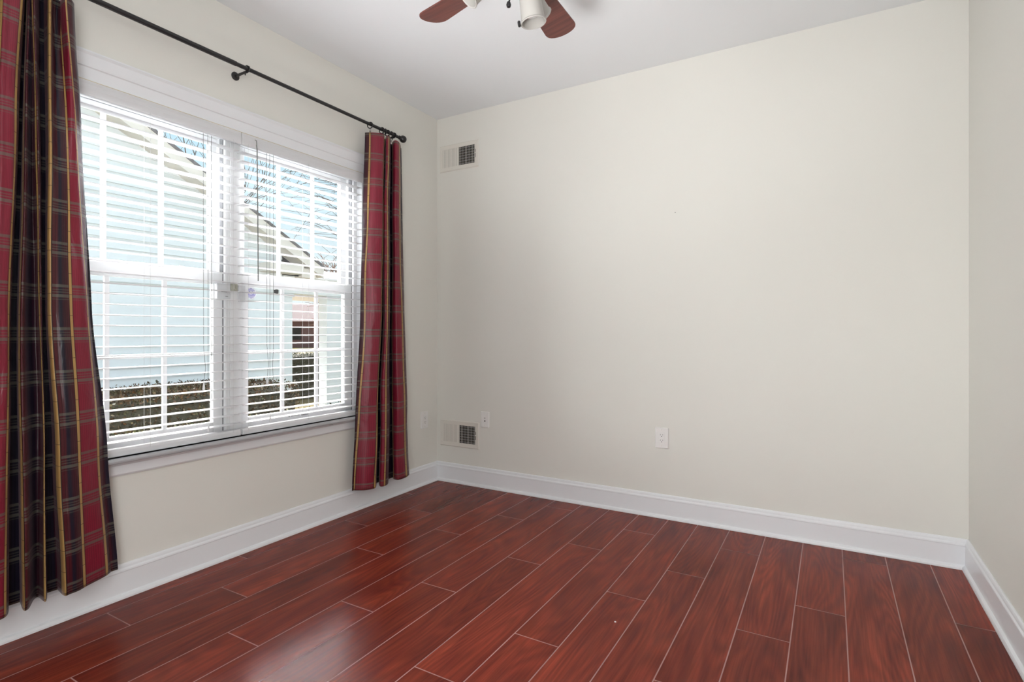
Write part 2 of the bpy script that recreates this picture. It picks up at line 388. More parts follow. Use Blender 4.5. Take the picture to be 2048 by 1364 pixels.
# floor: planks as separate faces over the joints
b = MB()
b.box((-.02, YB, -.10), (WX + .02, .02, -.0009), 1)
bx = [-.084, .098, .28, .462, .648, .829, 1.010, 1.200, 1.388, 1.577, 1.757, 1.927, 2.100, 2.285, 2.467, 2.645, 2.828, 3.008, 3.19]
jt = [-.40, -1.007, -.645, -1.267, -.849, -.467, -1.405, -.974, -.66, -.315, -1.07, -.728, -.326, -1.108, -.795, -.15, -.03, -.64]
gp = .0021
for i in range(len(bx) - 1):
    y = jt[i] + 1.24 * 2
    ys = [y - 1.24 * k for k in range(8)]
    for k in range(7):
        y1, y0 = min(ys[k], 0.0), max(ys[k+1], YB)
        if y1 - y0 < .01: continue
        x0, x1 = max(bx[i], 0) + gp, min(bx[i+1], WX) - gp
        if y1 < 0: y1 -= gp
        if y0 > YB: y0 += gp
        b.add([(x0, y0, 0), (x1, y0, 0), (x1, y1, 0), (x0, y1, 0)], [(0, 1, 2, 3)], 0)
fl = tag(b.build('floor', [M['floor'], M['grout']], recalc=False), kind='structure')
b = MB(); b.lathe([(.0001, .002), (.0035, .0014), (.004, 0)], (1.8735, -1.2905, 0), n=10); b.build('paint_speck', M['trim'], fl)

# baseboards with shoe moulding
prof = [(0, 0), (.030, 0), (.0295, .008), (.026, .016), (.0165, .021), (.0155, .108), (.017, .112), (.016, .118), (.0115, .124), (.0105, .132), (.0085, .138), (.0045, .141), (0, .141)]
b = MB(); b.prism([(x, z) for x, z in prof], 'y', YB, 0); tag(b.build('baseboard_left', M['trim'], bevel=.0008), kind='structure')
b = MB(); b.prism([(-y, z) for y, z in prof], 'x', 0, WX); tag(b.build('baseboard_back', M['trim'], bevel=.0008), kind='structure')
b = MB(); b.prism([(WX - x, z) for x, z in prof], 'y', YB, 0); tag(b.build('baseboard_right', M['trim'], bevel=.0008), kind='structure')

# window casing, stool and apron
b = MB()
cy0, cy1 = OY0 - .095, OY1 + .095
hp = [(0, 2.136), (.012, 2.136), (.013, 2.185), (.017, 2.189), (.018, 2.196), (.019, 2.236), (.024, 2.246), (.024, 2.252), (0, 2.252)]
b.prism(hp, 'y', cy0 - .01, cy1 + .01)
tag(b.build('trim_1', M['trim'], bevel=.001), kind='structure')
for nme, ya, yb in (('trim_2', OY1, cy1), ('trim_3', cy0, OY0)):
    b = MB(); s_ = 1 if nme == 'trim_2' else -1
    e0 = ya if s_ > 0 else yb
    b.prism([(0, e0), (.012, e0), (.013, e0 + s_*.048), (.018, e0 + s_*.056), (.019, e0 + s_*.088), (.0235, e0 + s_*.095), (0, e0 + s_*.095)], 'z', .600, 2.136)
    tag(b.build(nme, M['trim'], bevel=.001), kind='structure')
b = MB()
b.prism([(-.15, .576), (.050, .576), (.057, .580), (.060, .588), (.057, .596), (.050, .600), (-.15, .600)], 'y', OY0 + .001, OY1 - .001)
b.prism([(0, .576), (.050, .576), (.057, .580), (.060, .588), (.057, .596), (.050, .600), (0, .600)], 'y', cy0 - .02, cy1 + .02)
tag(b.build('trim_4', M['trim'], bevel=.002), kind='structure')
b = MB(); b.prism([(0, .516), (.008, .516), (.014, .524), (.0145, .560), (.020, .568), (.022, .576), (0, .576)], 'y', cy0, cy1)
tr5 = tag(b.build('trim_5', M['trim'], bevel=.001), kind='structure')
b = MB(); b.box((.0215, -1.062, .5695), (.0262, -1.034, .5758)); b.build('dark_chip', M['dark'], tr5)
# jamb liner round the opening + thin yellowed bead under the head
b = MB(); t = .012
b.box((-.15, OY0, OZ1 - t), (0, OY1, OZ1)); b.box((-.15, OY0, .600), (0, OY0 + t, OZ1 - t)); b.box((-.15, OY1 - t, .600), (0, OY1, OZ1 - t))
tag(b.build('trim_6', M['trim']), kind='structure')
b = MB(); b.box((.002, OY0 + .012, OZ1 - .006), (.0125, OY1 - .012, OZ1 - .0032)); tag(b.build('trim_7', M['gap']), kind='structure')

# ------------------------------------------------------------------ the two double-hung windows
def window(name, y0, y1, gy0, gy1, munt):
    """frame y0..y1; glass gy0..gy1; munt = two muntin centres."""
    r = empty(name, (0, (y0+y1)/2, .60), kind='structure'); oy = (y0+y1)/2
    def bld(mb, nm, mat, par=r, **k):
        mb.v = [(x, y - oy, z - .60) for x, y, z in mb.v] if par is r else mb.v
        return mb.build(nm, mat, par, **k)
    def T(mb): mb.v = [(x, y - oy, z - .60) for x, y, z in mb.v]; return mb
    f = MB(); ft = .026
    f.box((-.155, y0, .601), (-.045, y0 + ft, 2.126)); f.box((-.155, y1 - ft, .601), (-.045, y1, 2.126))
    f.box((-.155, y0 + ft, .601), (-.045, y1 - ft, .618)); f.box((-.155, y0 + ft, 2.104), (-.045, y1 - ft, 2.126))
    T(f).build('window_frame', M['vinyl'], r, bevel=.002)
    def sash(nm, x0, x1, sy0, sy1, sz0, sz1, bz, tz, lw, hz):
        s = MB()
        s.box((x0, sy0, sz0), (x1, gy0 if nm == 'lower_sash' else gy0 + .006, sz1))
        s.box((x0, gy1 if nm == 'lower_sash' else gy1 + .006, sz0), (x1, sy1, sz1))
        a, c = (gy0, gy1) if nm == 'lower_sash' else (gy0 + .006, gy1 + .006)
        s.box((x0, a, sz0), (x1, c, bz)); s.box((x0, a, tz), (x1, c, sz1))
        so = T(s).build(nm, M['vinyl'], r, bevel=.003)
        mu = MB(); xm = (x0 + x1) / 2
        for my in munt: mu.box((xm - .006, my - .009 + (0 if nm == 'lower_sash' else .006), bz), (xm + .006, my + .009 + (0 if nm == 'lower_sash' else .006), tz))
        mu.box((xm - .0062, a, hz - .009), (xm + .0062, c, hz + .009))
        T(mu).build('muntin', M['vinyl'], so)
        g_ = MB(); g_.box((xm - .002, a - .004, bz - .004), (xm + .002, c + .004, tz + .004)); T(g_).build('glass', M['glass'], so)
        return so
    lo = sash('lower_sash', -.090, -.060, y0 + .030, y1 - .030, .620, 1.418, .672, 1.360, .045, 1.013)
    up = sash('upper_sash', -.130, -.102, y0 + .028, y1 - .034, 1.400, 2.102, 1.436, 2.068, .045, 1.800)
    lk = MB(); yc = (y0+y1)/2
    for dy in (-.19, .21):
        lk.obox((-.075, yc + dy, 1.4225), (.020, .045, .010), Matrix.Identity(3)); lk.obox((-.078, yc + dy - .008, 1.4315), (.008, .030, .009), Matrix.Rotation(.5, 3, 'Z'))
    T(lk).build('sash_lock', M['vinyl'], lo, bevel=.001)
    gk = MB(); gk.box((-.088, y0 + .0262, .622), (-.0605, y0 + .0298, 2.10)); gk.box((-.088, y1 - .0298, .622), (-.0605, y1 - .0262, 2.10))
    T(gk).build('gasket', M['gasket'], r)
    return r, lo, oy
w1, lo1, oy1 = window('window_1', -2.486, -1.638, -2.408, -1.716, (-2.175, -1.940))
w2, lo2, oy2 = window('window_2', -1.608, -.778, -1.527, -.866, (-1.309, -1.074))
# mullion between them
b = MB(); b.box((-.150, -1.638, .601), (-.042, -1.608, 2.126)); tag(b.build('trim_8', M['vinyl'], bevel=.002), kind='structure')
# printed label on the right lower sash rail
b = MB(); x = -.0597
b.box((x, -1.279 - oy2, .640 - .6), (x + .0004, -1.271 - oy2, .650 - .6)); b.box((x, -1.262 - oy2, .641 - .6), (x + .0004, -1.205 - oy2, .646 - .6))
b.box((x, -1.193 - oy2, .637 - .6), (x + .0004, -1.145 - oy2, .646 - .6))
b.build('printed_label', M['ink'], lo2)

# ------------------------------------------------------------------ alarm sensors, latch, sticker
b = MB(); b.box((-.0598, -1.712, 1.286), (-.036, -1.640, 1.366))
s1 = b.build('window_sensor', M['sensor'], bevel=.004); tag(s1, 'wide white alarm sensor box stuck on the stile of the left window', 'sensor')
b = MB(); b.box((-.036, -1.690, 1.322), (-.0352, -1.660, 1.3235)); b.box((-.036, -1.668, 1.300), (-.0350, -1.655, 1.303)); b.build('seam', M['gasket'], s1)
b = MB()
b.box((-.0598, -1.6385, 1.330), (-.048, -1.606, 1.366)); b.box((-.0481, -1.631, 1.336), (-.040, -1.624, 1.362)); b.box((-.0481, -1.618, 1.336), (-.041, -1.612, 1.360)); b.box((-.0481, -1.630, 1.335), (-.042, -1.611, 1.342))
b.v = [(x + .018, y, z) for x, y, z in b.v]
tag(b.build('window_catch', M['latch'], bevel=.001), 'small beige catch on the mullion between the two windows', 'window catch')
b = MB(); b.box((-.0598, -1.596, 1.278), (-.040, -1.556, 1.362))
s2 = b.build('window_sensor', M['sensor'], bevel=.003); tag(s2, 'narrow white alarm magnet box beside the round blue sticker', 'sensor')
stk = MB(); stk.lathe([(.0001, .0006), (.0315, .0006), (.0315, 0)], (0, 0, 0), n=40)
Ms = Matrix(((0, 0, 1), (1, 0, 0), (0, 1, 0)))
SY, SZ = -1.503, 1.328
stk.v = [tuple(Ms @ Vector(v) + Vector((-.0728, SY, SZ))) for v in stk.v]
st = stk.build('security_sticker', M['stkw']); tag(st, 'round white and blue alarm sticker with white letters on the glass', 'sticker')
b = MB()
zz = -.026
while zz < .027:
    hw = math.sqrt(max(0, .0265**2 - zz*zz))
    th = .0016 if abs(zz) > .010 else .0030
    if hw > .004 : b.box((-.0722, SY - hw, SZ + zz - th*.75), (-.0719, SY + hw, SZ + zz + th*.75))
    zz += .0042 if abs(zz) > .010 else .0045
b.build('blue_band', M['stkb'], st)
tcu = bpy.data.curves.new('letters', 'FONT'); tcu.body = 'ADT'; tcu.size = .024; tcu.align_x = 'CENTER'; tcu.align_y = 'CENTER'; tcu.extrude = .0002; tcu.offset = .0007
to = bpy.data.objects.new('letters_tmp', tcu); COL.objects.link(to)
bpy.context.view_layer.update()
me = bpy.data.meshes.new_from_object(to.evaluated_get(bpy.context.evaluated_depsgraph_get())); bpy.data.objects.remove(to)
me.name = 'letters'; me.transform(Matrix.Translation((-.0715, SY + .001, SZ + .001)) @ Matrix(((0,0,1,0),(1,0,0,0),(0,1,0,0),(0,0,0,1))))
me.materials.clear(); me.materials.append(M['stkw'])
lo_ = bpy.data.objects.new('letters', me); COL.objects.link(lo_); lo_.parent = st

# ------------------------------------------------------------------ blinds
def blind(y0, y1, label, wand_y, cord_ys, ladders):
    r = empty('window_blind', (0, (y0+y1)/2, 2.13)); tag(r, label, 'window blind', 'white slatted blinds'); oy = (y0+y1)/2
    def T(mb): mb.v = [(x, y - oy, z - 2.13) for x, y, z in mb.v]; return mb
    h = MB(); h.box((-.030, y0, 2.082), (.018, y1, 2.126)); T(h).build('headrail', M['slat'], r, bevel=.002)
    v = MB(); v.prism([(.0185, 2.070), (.0205, 2.070), (.0225, 2.076), (.0225, 2.100), (.0205, 2.116), (.0215, 2.130), (.0185, 2.130)], 'y', y0 - .004, y1 + .004)
    T(v).build('valance', M['slat'], r)
    s = MB(); rnd = random.Random(int(abs(y0)*1000)); z = 2.037; k = 0
    while z > .655:
        n = 2; crown = .0022; tl = rnd.uniform(-.02, .02); dz = rnd.uniform(-.0008, .0008); dy = rnd.uniform(-.003, .003)
        top = []; 
        for j in range(5):
            xx = -.025 + .05*j/4; zc = crown*(1 - ((j-2)/2)**2) + tl*(xx); top.append((xx - .001, z + dz + zc))
        poly = top + [(xx, zz_ - .0027) for xx, zz_ in reversed(top)]
        s.prism([(q_[0] - .004, q_[1]) for q_ in poly], 'y', y0 + .004 + dy, y1 - .004 + dy)
        z -= .0444; k += 1
    T(s).build('slats', M['slat'], r)
    br = MB(); br.prism([(-.027, .602), (-.026, .6006), (.022, .6006), (.023, .602), (.023, .622), (.018, .631), (-.022, .631), (-.027, .622)], 'y', y0, y1)
    T(br).build('bottom_rail', M['slat'], r, bevel=.001)
    lc = MB()
    for ly in ladders:
        for xx in (-.0265, .0255):
            lc.tube([(xx, ly, 2.08), (xx, ly, .62)], .0007, 4)
        zz = 2.033
        while zz > .65: lc.tube([(-.0265, ly, zz), (.0255, ly, zz)], .0005, 4); zz -= .0444
    T(lc).build('ladder_cord', M['cord'], r)
    cd = MB()
    for i, cy in enumerate(cord_ys):
        zb = (.68, .88, .80)[i % 3]; bow = (0, .010, -.004)[i % 3]
        cd.tube([(.034, cy, 2.06), (.0345, cy + .001, 1.4), (.035, cy + .001, 1.05), (.036, cy + bow, .95), (.035, cy + .002, zb)], .0011, 5)
    T(cd).build('pull_cord', M['greycord'], r)
    for i, cy in enumerate(cord_ys[:2]):
        tl = MB(); zb = (.68, .88)[i]
        tl.lathe([(.0012, .03), (.003, .02), (.0058, -.008), (.0055, -.012), (.001, -.012)], (.036, cy + .002, zb - .02), n=12)
        T(tl).build('tassel', M['slat'], r, smooth=True)
    if wand_y is not None:
        wd = MB(); wd.tube([(.036, wand_y, 2.085), (.041, wand_y, 2.06), (.042, wand_y + .003, 1.72), (.042, wand_y + .006, 1.385)], .0032, 6)
        wd.tube([(.026, wand_y, 2.112), (.036, wand_y, 2.108), (.038, wand_y, 2.075)], .0025, 6)
        T(wd).build('tilt_wand', M['greycord'] if wand_y > -1.6 else M['vinyl'], r)
    return r
blind(-2.470, -1.624, 'white slatted blind over the left window, beside the wide curtain', None, (-1.800, -1.822, -1.783), (-2.36, -2.05, -1.665))
blind(-1.612, -.790, 'white slatted blind over the right window, dark tilt wand at its left', -1.546, (-1.468, -1.486, -1.447), (-1.585, -1.21, -.845))

# ------------------------------------------------------------------ curtain rod
RZ, RX = 2.424, .098
rod = empty('curtain_rod', (RX, -1.62, RZ)); tag(rod, 'black metal curtain rod running above both windows', 'curtain rod')
def R_(mb): mb.v = [(x - RX, y + 1.62, z - RZ) for x, y, z in mb.v]; return mb
b = MB(); b.tube([(RX, -1.70, RZ), (RX, -.535, RZ)], .0098, 16); b.tube([(RX, -2.74, RZ), (RX, -1.70, RZ)], .0116, 16)
R_(b).build('rod', M['blackmetal'], rod, smooth=True)
for yy, sg in ((-.532, 1), (-2.745, -1)):
    b = MB(); Mx = Matrix.Rotation(-sg*pi/2, 3, 'X')
    b.lathe([(.0001, -.004), (.013, -.004), (.013, .004), (.009, .007), (.009, .011), (.017, .016), (.023, .026), (.0245, .036), (.021, .047), (.012, .055), (.0001, .058)], (RX, yy, RZ), Mx, 20)
    R_(b).build('finial', M['blackmetal'], rod, smooth=True)
for yy in (-1.640, -2.66, -.585):
    b = MB(); Mx = Matrix.Rotation(pi/2, 3, 'Y')
    zf = RZ - .006 - .008
    b.lathe([(.0001, .0), (.021, .0), (.021, .004), (.017, .007), (.008, .009), (.0001, .010)], (0.0005, yy, zf), Mx, 20)
    b.tube([(.006, yy, zf), (.04, yy, zf), (.075, yy, zf + .001), (RX - .002, yy, RZ - .014)], [.008, .0065, .006, .007], 10)
    b.torus((RX, yy + .004, RZ), Matrix.Rotation(pi/2, 3, 'X'), .0135, .0035, 20, 6); b.box((RX - .017, yy - .002, RZ + .008), (RX + .001, yy + .010, RZ + .018))
    b.lathe([(.0001, -.006), (.003, -.006), (.003, .004)], (.083, yy, zf - .008), None, 8)
    R_(b).build('bracket', M['blackmetal'], rod, smooth=True)

def catmull(P, t):
    n = len(P) - 1; x = t * n; i = min(int(x), n - 1); f = x - i
    p0, p1, p2, p3 = P[max(i-1, 0)], P[i], P[i+1], P[min(i+2, n)]
    return tuple(.5*((2*b_) + (-a_+c_)*f + (2*a_-5*b_+4*c_-d_)*f*f + (-a_+3*b_-3*c_+d_)*f**3) for a_, b_, c_, d_ in zip(p0, p1, p2, p3))

def curtain(label, levels, ucoord, seed, nu):
    """levels: list of (z, [(y,x)...]) from top to bottom, same point count."""
    NV = 130
    zt, zb = levels[0][0], levels[-1][0]
    cols = []
    def lev(z, i):
        for a, c in zip(levels, levels[1:]):
            if a[0] >= z >= c[0]:
                f = (a[0] - z) / (a[0] - c[0]); f2 = f*f*(3 - 2*f)*.5 + f*.5
                return tuple(p + (q - p)*f2 for p, q in zip(a[1][i], c[1][i]))
        return levels[-1][1][i]
    rows = []
    npt = len(levels[0][1])
    for j in range(NV + 1):
        z = zt + (zb - zt) * j / NV
        cp = [lev(z, i) for i in range(npt)]
        row = []
        for i in range(nu + 1):
            y, x = catmull(cp, i / nu)
            w = noise.noise(Vector((i*.035 + seed, z*3.1, seed*2.7))) ; w2 = noise.noise(Vector((i*.012 + seed*3, z*1.3, 5)))
            x += .008*w*min(1, (zt - z)*3) + .008*w2*min(1, (zt - z)*2); y += .006*w2*min(1, (zt - z)*2)
            row.append((max(x, .067), y, z))
        rows.append(row)
    # hem and heading heights
    us = []
    for i in range(nu + 1):
        x_ = i / nu * (npt - 1); k_ = min(int(x_), npt - 2); us.append(ucoord[k_] + (ucoord[k_+1] - ucoord[k_])*(x_ - k_))
    me = bpy.data.meshes.new('curtain'); vs = [p for r_ in rows for p in r_]; n1 = nu + 1
    fs = [(j*n1+i, (j+1)*n1+i, (j+1)*n1+i+1, j*n1+i+1) for j in range(NV) for i in range(nu)]
    me.from_pydata(vs, [], fs); me.materials.append(M['plaid'])
    uv = me.uv_layers.new(name='UVMap')
    for pl in me.polygons:
        for li, vi in zip(pl.loop_indices, pl.vertices):
            j, i = divmod(vi, n1); uv.data[li].uv = (us[i] + .320, 10.0 - vs[vi][2])
    me.polygons.foreach_set('use_smooth', [True]*len(me.polygons))
    o = bpy.data.objects.new('curtain', me); COL.objects.link(o)
    tag(o, label, 'curtain', 'plaid curtains')
    sd = o.modifiers.new('thick', 'SOLIDIFY'); sd.thickness = .0016; sd.offset = 0
    return o, rows
# plan outlines of the folds (y, x) at the top, middle and hem; the last list is the cloth coordinate (sets the stripes; valleys get the band coloured as shade)
Rt = [(-0.819, 0.070), (-0.806, 0.100), (-0.777, 0.135), (-0.739, 0.150), (-0.698, 0.120), (-0.629, 0.050), (-0.614, 0.045), (-0.668, 0.100), (-0.707, 0.145), (-0.699, 0.155), (-0.665, 0.140), (-0.572, 0.050), (-0.552, 0.045), (-0.602, 0.100), (-0.618, 0.140), (-0.579, 0.135), (-0.525, 0.100), (-0.480, 0.060)]
Rb = [(-0.924, 0.050), (-0.907, 0.070), (-0.869, 0.120), (-0.826, 0.145), (-0.793, 0.130), (-0.702, 0.050), (-0.674, 0.045), (-0.732, 0.100), (-0.765, 0.145), (-0.748, 0.158), (-0.693, 0.145), (-0.582, 0.050), (-0.542, 0.045), (-0.587, 0.090), (-0.589, 0.140), (-0.516, 0.140), (-0.446, 0.110), (-0.403, 0.060)]
Ru = [.125, .084, .045, .012, .000, -.03, -.02, .000, .03, .083, .105, .12, .12, .086, .045, .008, -.02, -.035]
Lt = [(-2.682, 0.060), (-2.690, 0.140), (-2.656, 0.145), (-2.613, 0.060), (-2.594, 0.060), (-2.581, 0.150), (-2.557, 0.155), (-2.527, 0.150), (-2.511, 0.120), (-2.488, 0.050), (-2.482, 0.045), (-2.498, 0.100), (-2.503, 0.130), (-2.502, 0.135), (-2.499, 0.130), (-2.500, 0.145), (-2.493, 0.150), (-2.444, 0.050), (-2.438, 0.050), (-2.443, 0.130), (-2.409, 0.060), (-2.394, 0.050), (-2.388, 0.060), (-2.394, 0.100), (-2.392, 0.120), (-2.370, 0.110), (-2.354, 0.090)]
Lm = [(-2.688, 0.060), (-2.704, 0.150), (-2.669, 0.150), (-2.626, 0.060), (-2.611, 0.050), (-2.603, 0.150), (-2.586, 0.160), (-2.567, 0.150), (-2.550, 0.120), (-2.523, 0.045), (-2.511, 0.045), (-2.527, 0.130), (-2.525, 0.150), (-2.493, 0.100), (-2.469, 0.080), (-2.469, 0.120), (-2.464, 0.120), (-2.435, 0.045), (-2.425, 0.045), (-2.446, 0.140), (-2.428, 0.150), (-2.408, 0.150), (-2.383, 0.140), (-2.350, 0.130), (-2.323, 0.110), (-2.301, 0.080), (-2.286, 0.055)]
Lb = [(-2.700, 0.060), (-2.711, 0.155), (-2.676, 0.155), (-2.632, 0.060), (-2.617, 0.050), (-2.614, 0.150), (-2.598, 0.165), (-2.579, 0.155), (-2.558, 0.120), (-2.529, 0.045), (-2.504, 0.045), (-2.525, 0.150), (-2.513, 0.155), (-2.476, 0.090), (-2.458, 0.080), (-2.461, 0.140), (-2.448, 0.120), (-2.419, 0.045), (-2.394, 0.045), (-2.405, 0.150), (-2.388, 0.155), (-2.366, 0.150), (-2.338, 0.135), (-2.295, 0.115), (-2.243, 0.090), (-2.211, 0.065), (-2.192, 0.050)]
Lu = [.085, .06, .02, -.03, -.035, .004, .045, .085, .10, .125, .14, .165, .150, .125, .11, .085, .10, .125, .145, .165, .150, .110, .085, .045, .004, -.02, -.035]
mixp = lambda A, B, f: [(a[0] + (b_[0]-a[0])*f, a[1] + (b_[1]-a[1])*f) for a, b_ in zip(A, B)]
curtain('narrow crimson plaid curtain hanging at the right end of the rod', [(2.372, Rt), (1.9, mixp(Rt, Rb, .14)), (1.25, mixp(Rt, Rb, .36)), (.60, mixp(Rt, Rb, .74)), (.150, Rb)], Ru, 1.7, 340)
curtain('wide crimson plaid curtain at the left edge, partly out of frame', [(2.378, Lt), (1.9, mixp(Lt, Lm, .5)), (1.20, Lm), (.65, mixp(Lm, Lb, .60)), (.148, Lb)], Lu, 4.3, 540)

# rings with clips
def ring_proto():
    r = empty('curtain_ring', (RX, 0, RZ))
    b = MB(); b.torus((0, 0, -.006), Matrix.Rotation(pi/2, 3, 'X'), .0185, .0032, 24, 8); b.build('ring', M['blackmetal'], r, smooth=True)
    b = MB(); b.torus((0, 0, -.0305), Matrix.Rotation(pi/2, 3, 'Y'), .004, .0009, 12, 5); b.tube([(0, 0, -.033), (0, 0, -.040)], .0011, 6)
    b.obox((0, 0, -.047), (.007, .011, .014), Matrix.Identity(3)); b.build('clip', M['clip'], r)
    return r
ringlab = ['black ring standing apart on the rod, above the narrow curtain near edge', 'black ring first in the cluster left of the finial', 'black ring second in the cluster left of the finial',
           'black ring third in the cluster left of the finial', 'black ring nearest the right finial']
R0 = ring_proto(); R0.location.y = -.803; R0.rotation_euler.z = .25
tag(R0, ringlab[0], 'curtain ring', 'rings of the narrow curtain')
for i, (yy, rz) in enumerate(((-.700, .1), (-.672, -.2), (-.648, .15), (-.615, -.1))):
    c = dup(R0); c.location = (RX, yy, RZ); c.rotation_euler.z = rz; c['label'] = ringlab[i+1]
for i, yy in enumerate((-2.398,)):
    c = dup(R0); c.location = (RX, yy, RZ); c.rotation_euler.z = .1; c['label'] = 'black ring and clip above the wide curtain, cut by the top of the frame'; c['group'] = 'rings of the wide curtain'

# ------------------------------------------------------------------ wall registers
def register(z0, z1, x0, x1, label):
    r = empty('air_register', ((x0+x1)/2, 0, (z0+z1)/2)); tag(r, label, 'air register', 'wall registers')
    ox, oz = (x0+x1)/2, (z0+z1)/2
    T = lambda mb: (setattr(mb, 'v', [(x - ox, y, z - oz) for x, y, z in mb.v]), mb)[1]
    d = -.007; ix0, ix1, iz0, iz1 = x0 + .032, x1 - .034, z0 + .033, z1 - .033; mx = (ix0 + ix1) / 2 - .004
    f = MB()
    def plate(a, c):  # sloped frame made of a ring
        pass
    o4 = [(x0, z0), (x1, z0), (x1, z1), (x0, z1)]; q4 = [(x0+.006, z0+.006), (x1-.006, z0+.006), (x1-.006, z1-.006), (x0+.006, z1-.006)]; i4 = [(ix0, iz0), (ix1, iz0), (ix1, iz1), (ix0, iz1)]
    vs = [(x, -.0005, z) for x, z in o4] + [(x, d, z) for x, z in q4] + [(x, d + .001, z) for x, z in i4] + [(x, -.0005, z) for x, z in i4]
    fs = [(i + 4*l, (i+1) % 4 + 4*l, (i+1) % 4 + 4*l + 4, i + 4*l + 4) for l in range(3) for i in range(4)]
    f.add(vs, fs); f.box((mx - .005, d + .001, iz0), (mx + .005, -.0005, iz1))
    T(f).build('frame', M['vent'], r)
    k = MB(); k.box((mx + .005, -.0012, iz0), (ix1, -.0004, iz1)); T(k).build('duct_opening', M['dark'], r)
    k = MB(); k.box((ix0, -.0012, iz0), (mx - .005, -.0004, iz1)); T(k).build('damper_plate', M['vent2'], r)
    for a, c, ang in ((ix0, mx - .005, -.70), (mx + .005, ix1, .62)):
        l_ = MB(); n = 11; w = (c - a) / n
        for i in range(n):
            cx = a + w*(i + .5); Mz = Matrix.Rotation(.30, 3, 'Z')
            if ang < 0: l_.obox((cx, -.0042, (iz0+iz1)/2), (.0090, .0008, iz1 - iz0), Mz)
            else: l_.obox((cx, -.0040, (iz0+iz1)/2), (.0016, .0055, iz1 - iz0), Matrix.Rotation(.55, 3, 'Z'))
        T(l_).build('louver_bank', M['vent'], r)
    h = MB()
    for i in range(7):
        zz = iz0 + (iz1 - iz0)*(i + .5)/7; h.box((mx + .006, -.0020, zz - .0022), (ix1 - .001, -.0013, zz + .0022))
    T(h).build('damper_blade', M['gasket'], r)
    lv = MB(); lv.box((ix1 + .005, d - .0003, oz - .030), (ix1 + .008, d + .0012, oz + .030)); T(lv).build('lever_slot', M['dark'], r)
    lv = MB(); lv.box((ix1 + .003, d - .007, oz + .000), (ix1 + .010, d, oz + .006)); T(lv).build('lever', M['vent'], r, bevel=.001)
    return r
register(2.327, 2.528, .026, .382, 'cream metal air register high on the back wall near the ceiling')
register(.265, .463, .031, .386, 'cream metal air register low on the back wall above the baseboard')

# ------------------------------------------------------------------ outlets
def outlet(name, label, cat, w, h, kind_):
    r = empty(name); tag(r, label, cat)
    b = MB(); b.prism([(-w/2, 0), (w/2, 0), (w/2 - .004, -.006), (-w/2 + .004, -.006)], 'z', -h/2, h/2)
    b.build('plate', M['plate'], r, bevel=.0025)
    if kind_ == 'duplex':
        b = MB(); b.box((-.0168, -.0080, -.0335), (.0168, -.0059, .0335)); b.build('receptacle', M['plate'], r, bevel=.001)
        s = MB()
        for zc in (.0165, -.0165):
            s.box((-.0078, -.0084, zc - .001), (-.0058, -.0079, zc + .007)); s.box((.0058, -.0084, zc - .000), (.0078, -.0079, zc + .0065))
            s.lathe([(.0001, .0008), (.0027, .0008), (.0027, 0)], (0, -.0079, zc - .007), Matrix.Rotation(pi/2, 3, 'X'), 10)
        s.build('slot', M['dark'], r)
        for zc in (.0485, -.0485):
            sc_ = MB(); sc_.lathe([(.0001, .0012), (.0026, .001), (.003, 0)], (0, -.0059, zc), Matrix.Rotation(pi/2, 3, 'X'), 10)
            sc_.build('screw', M['vent'], r)
    else:
        s = MB()
        s.lathe([(.0001, .0004), (.0034, .0004), (.0034, 0)], (0, -.0059, .011), Matrix.Rotation(pi/2, 3, 'X'), 12)
        s.lathe([(.0001, .0012), (.0048, .0012), (.0052, 0)], (0, -.0059, -.010), Matrix.Rotation(pi/2, 3, 'X'), 12)
        s.build('jack', M['dark'], r)
        for zc in (.042, -.042):
            sc_ = MB(); sc_.lathe([(.0001, .0012), (.0026, .001), (.003, 0)], (0, -.0059, zc), Matrix.Rotation(pi/2, 3, 'X'), 10)
            sc_.build('screw', M['vent'], r)
    return r
o = outlet('power_outlet', 'white power outlet alone in the middle of the back wall', 'power outlet', .083, .124, 'duplex'); o.location = (1.711, 0, .481)
o = outlet('power_outlet', 'white power outlet on the window wall beside the narrow curtain', 'power outlet', .083, .124, 'duplex'); o.location = (0, -.155, .473); o.rotation_euler.z = pi/2
o = outlet('cable_plate', 'white wall plate with two dark jacks above the low register', 'cable plate', .073, .114, 'cable'); o.location = (.4365, 0, .489)

# ------------------------------------------------------------------ ceiling fan
FX, FY, FZ = 1.605, -1.604, 2.45
fan = empty('ceiling_fan', (FX, FY, H)); tag(fan, 'ceiling fan with cherry wood blades and small spotlights', 'ceiling fan')
def F_(mb): mb.v = [(x, y, z - H) for x, y, z in mb.v]; return mb
b = MB(); b.lathe([(.0001, H - .001), (.075, H - .001), (.072, H - .02), (.05, H - .05), (.02, H - .06), (.0001, H - .06)], (0, 0, 0)); F_(b).build('canopy', M['fanmetal'], fan, smooth=True)
b = MB(); b.tube([(0, 0, H - .055), (0, 0, 2.58)], .012, 14); F_(b).build('downrod', M['fanmetal'], fan, smooth=True)
b = MB(); b.lathe([(.0001, 2.60), (.04, 2.595), (.09, 2.575), (.115, 2.54), (.115, 2.49), (.09, 2.465), (.05, 2.455), (.045, 2.43), (.0001, 2.43)], (0, 0, 0)); F_(b).build('motor_housing', M['fanmetal'], fan, smooth=True)
b = MB(); b.lathe([(.0001, 2.435), (.050, 2.43), (.055, 2.40), (.050, 2.365), (.025, 2.345), (.010, 2.335), (.0001, 2.335)], (0, 0, 0)); F_(b).build('light_fitter', M['fanmetal'], fan, smooth=True)
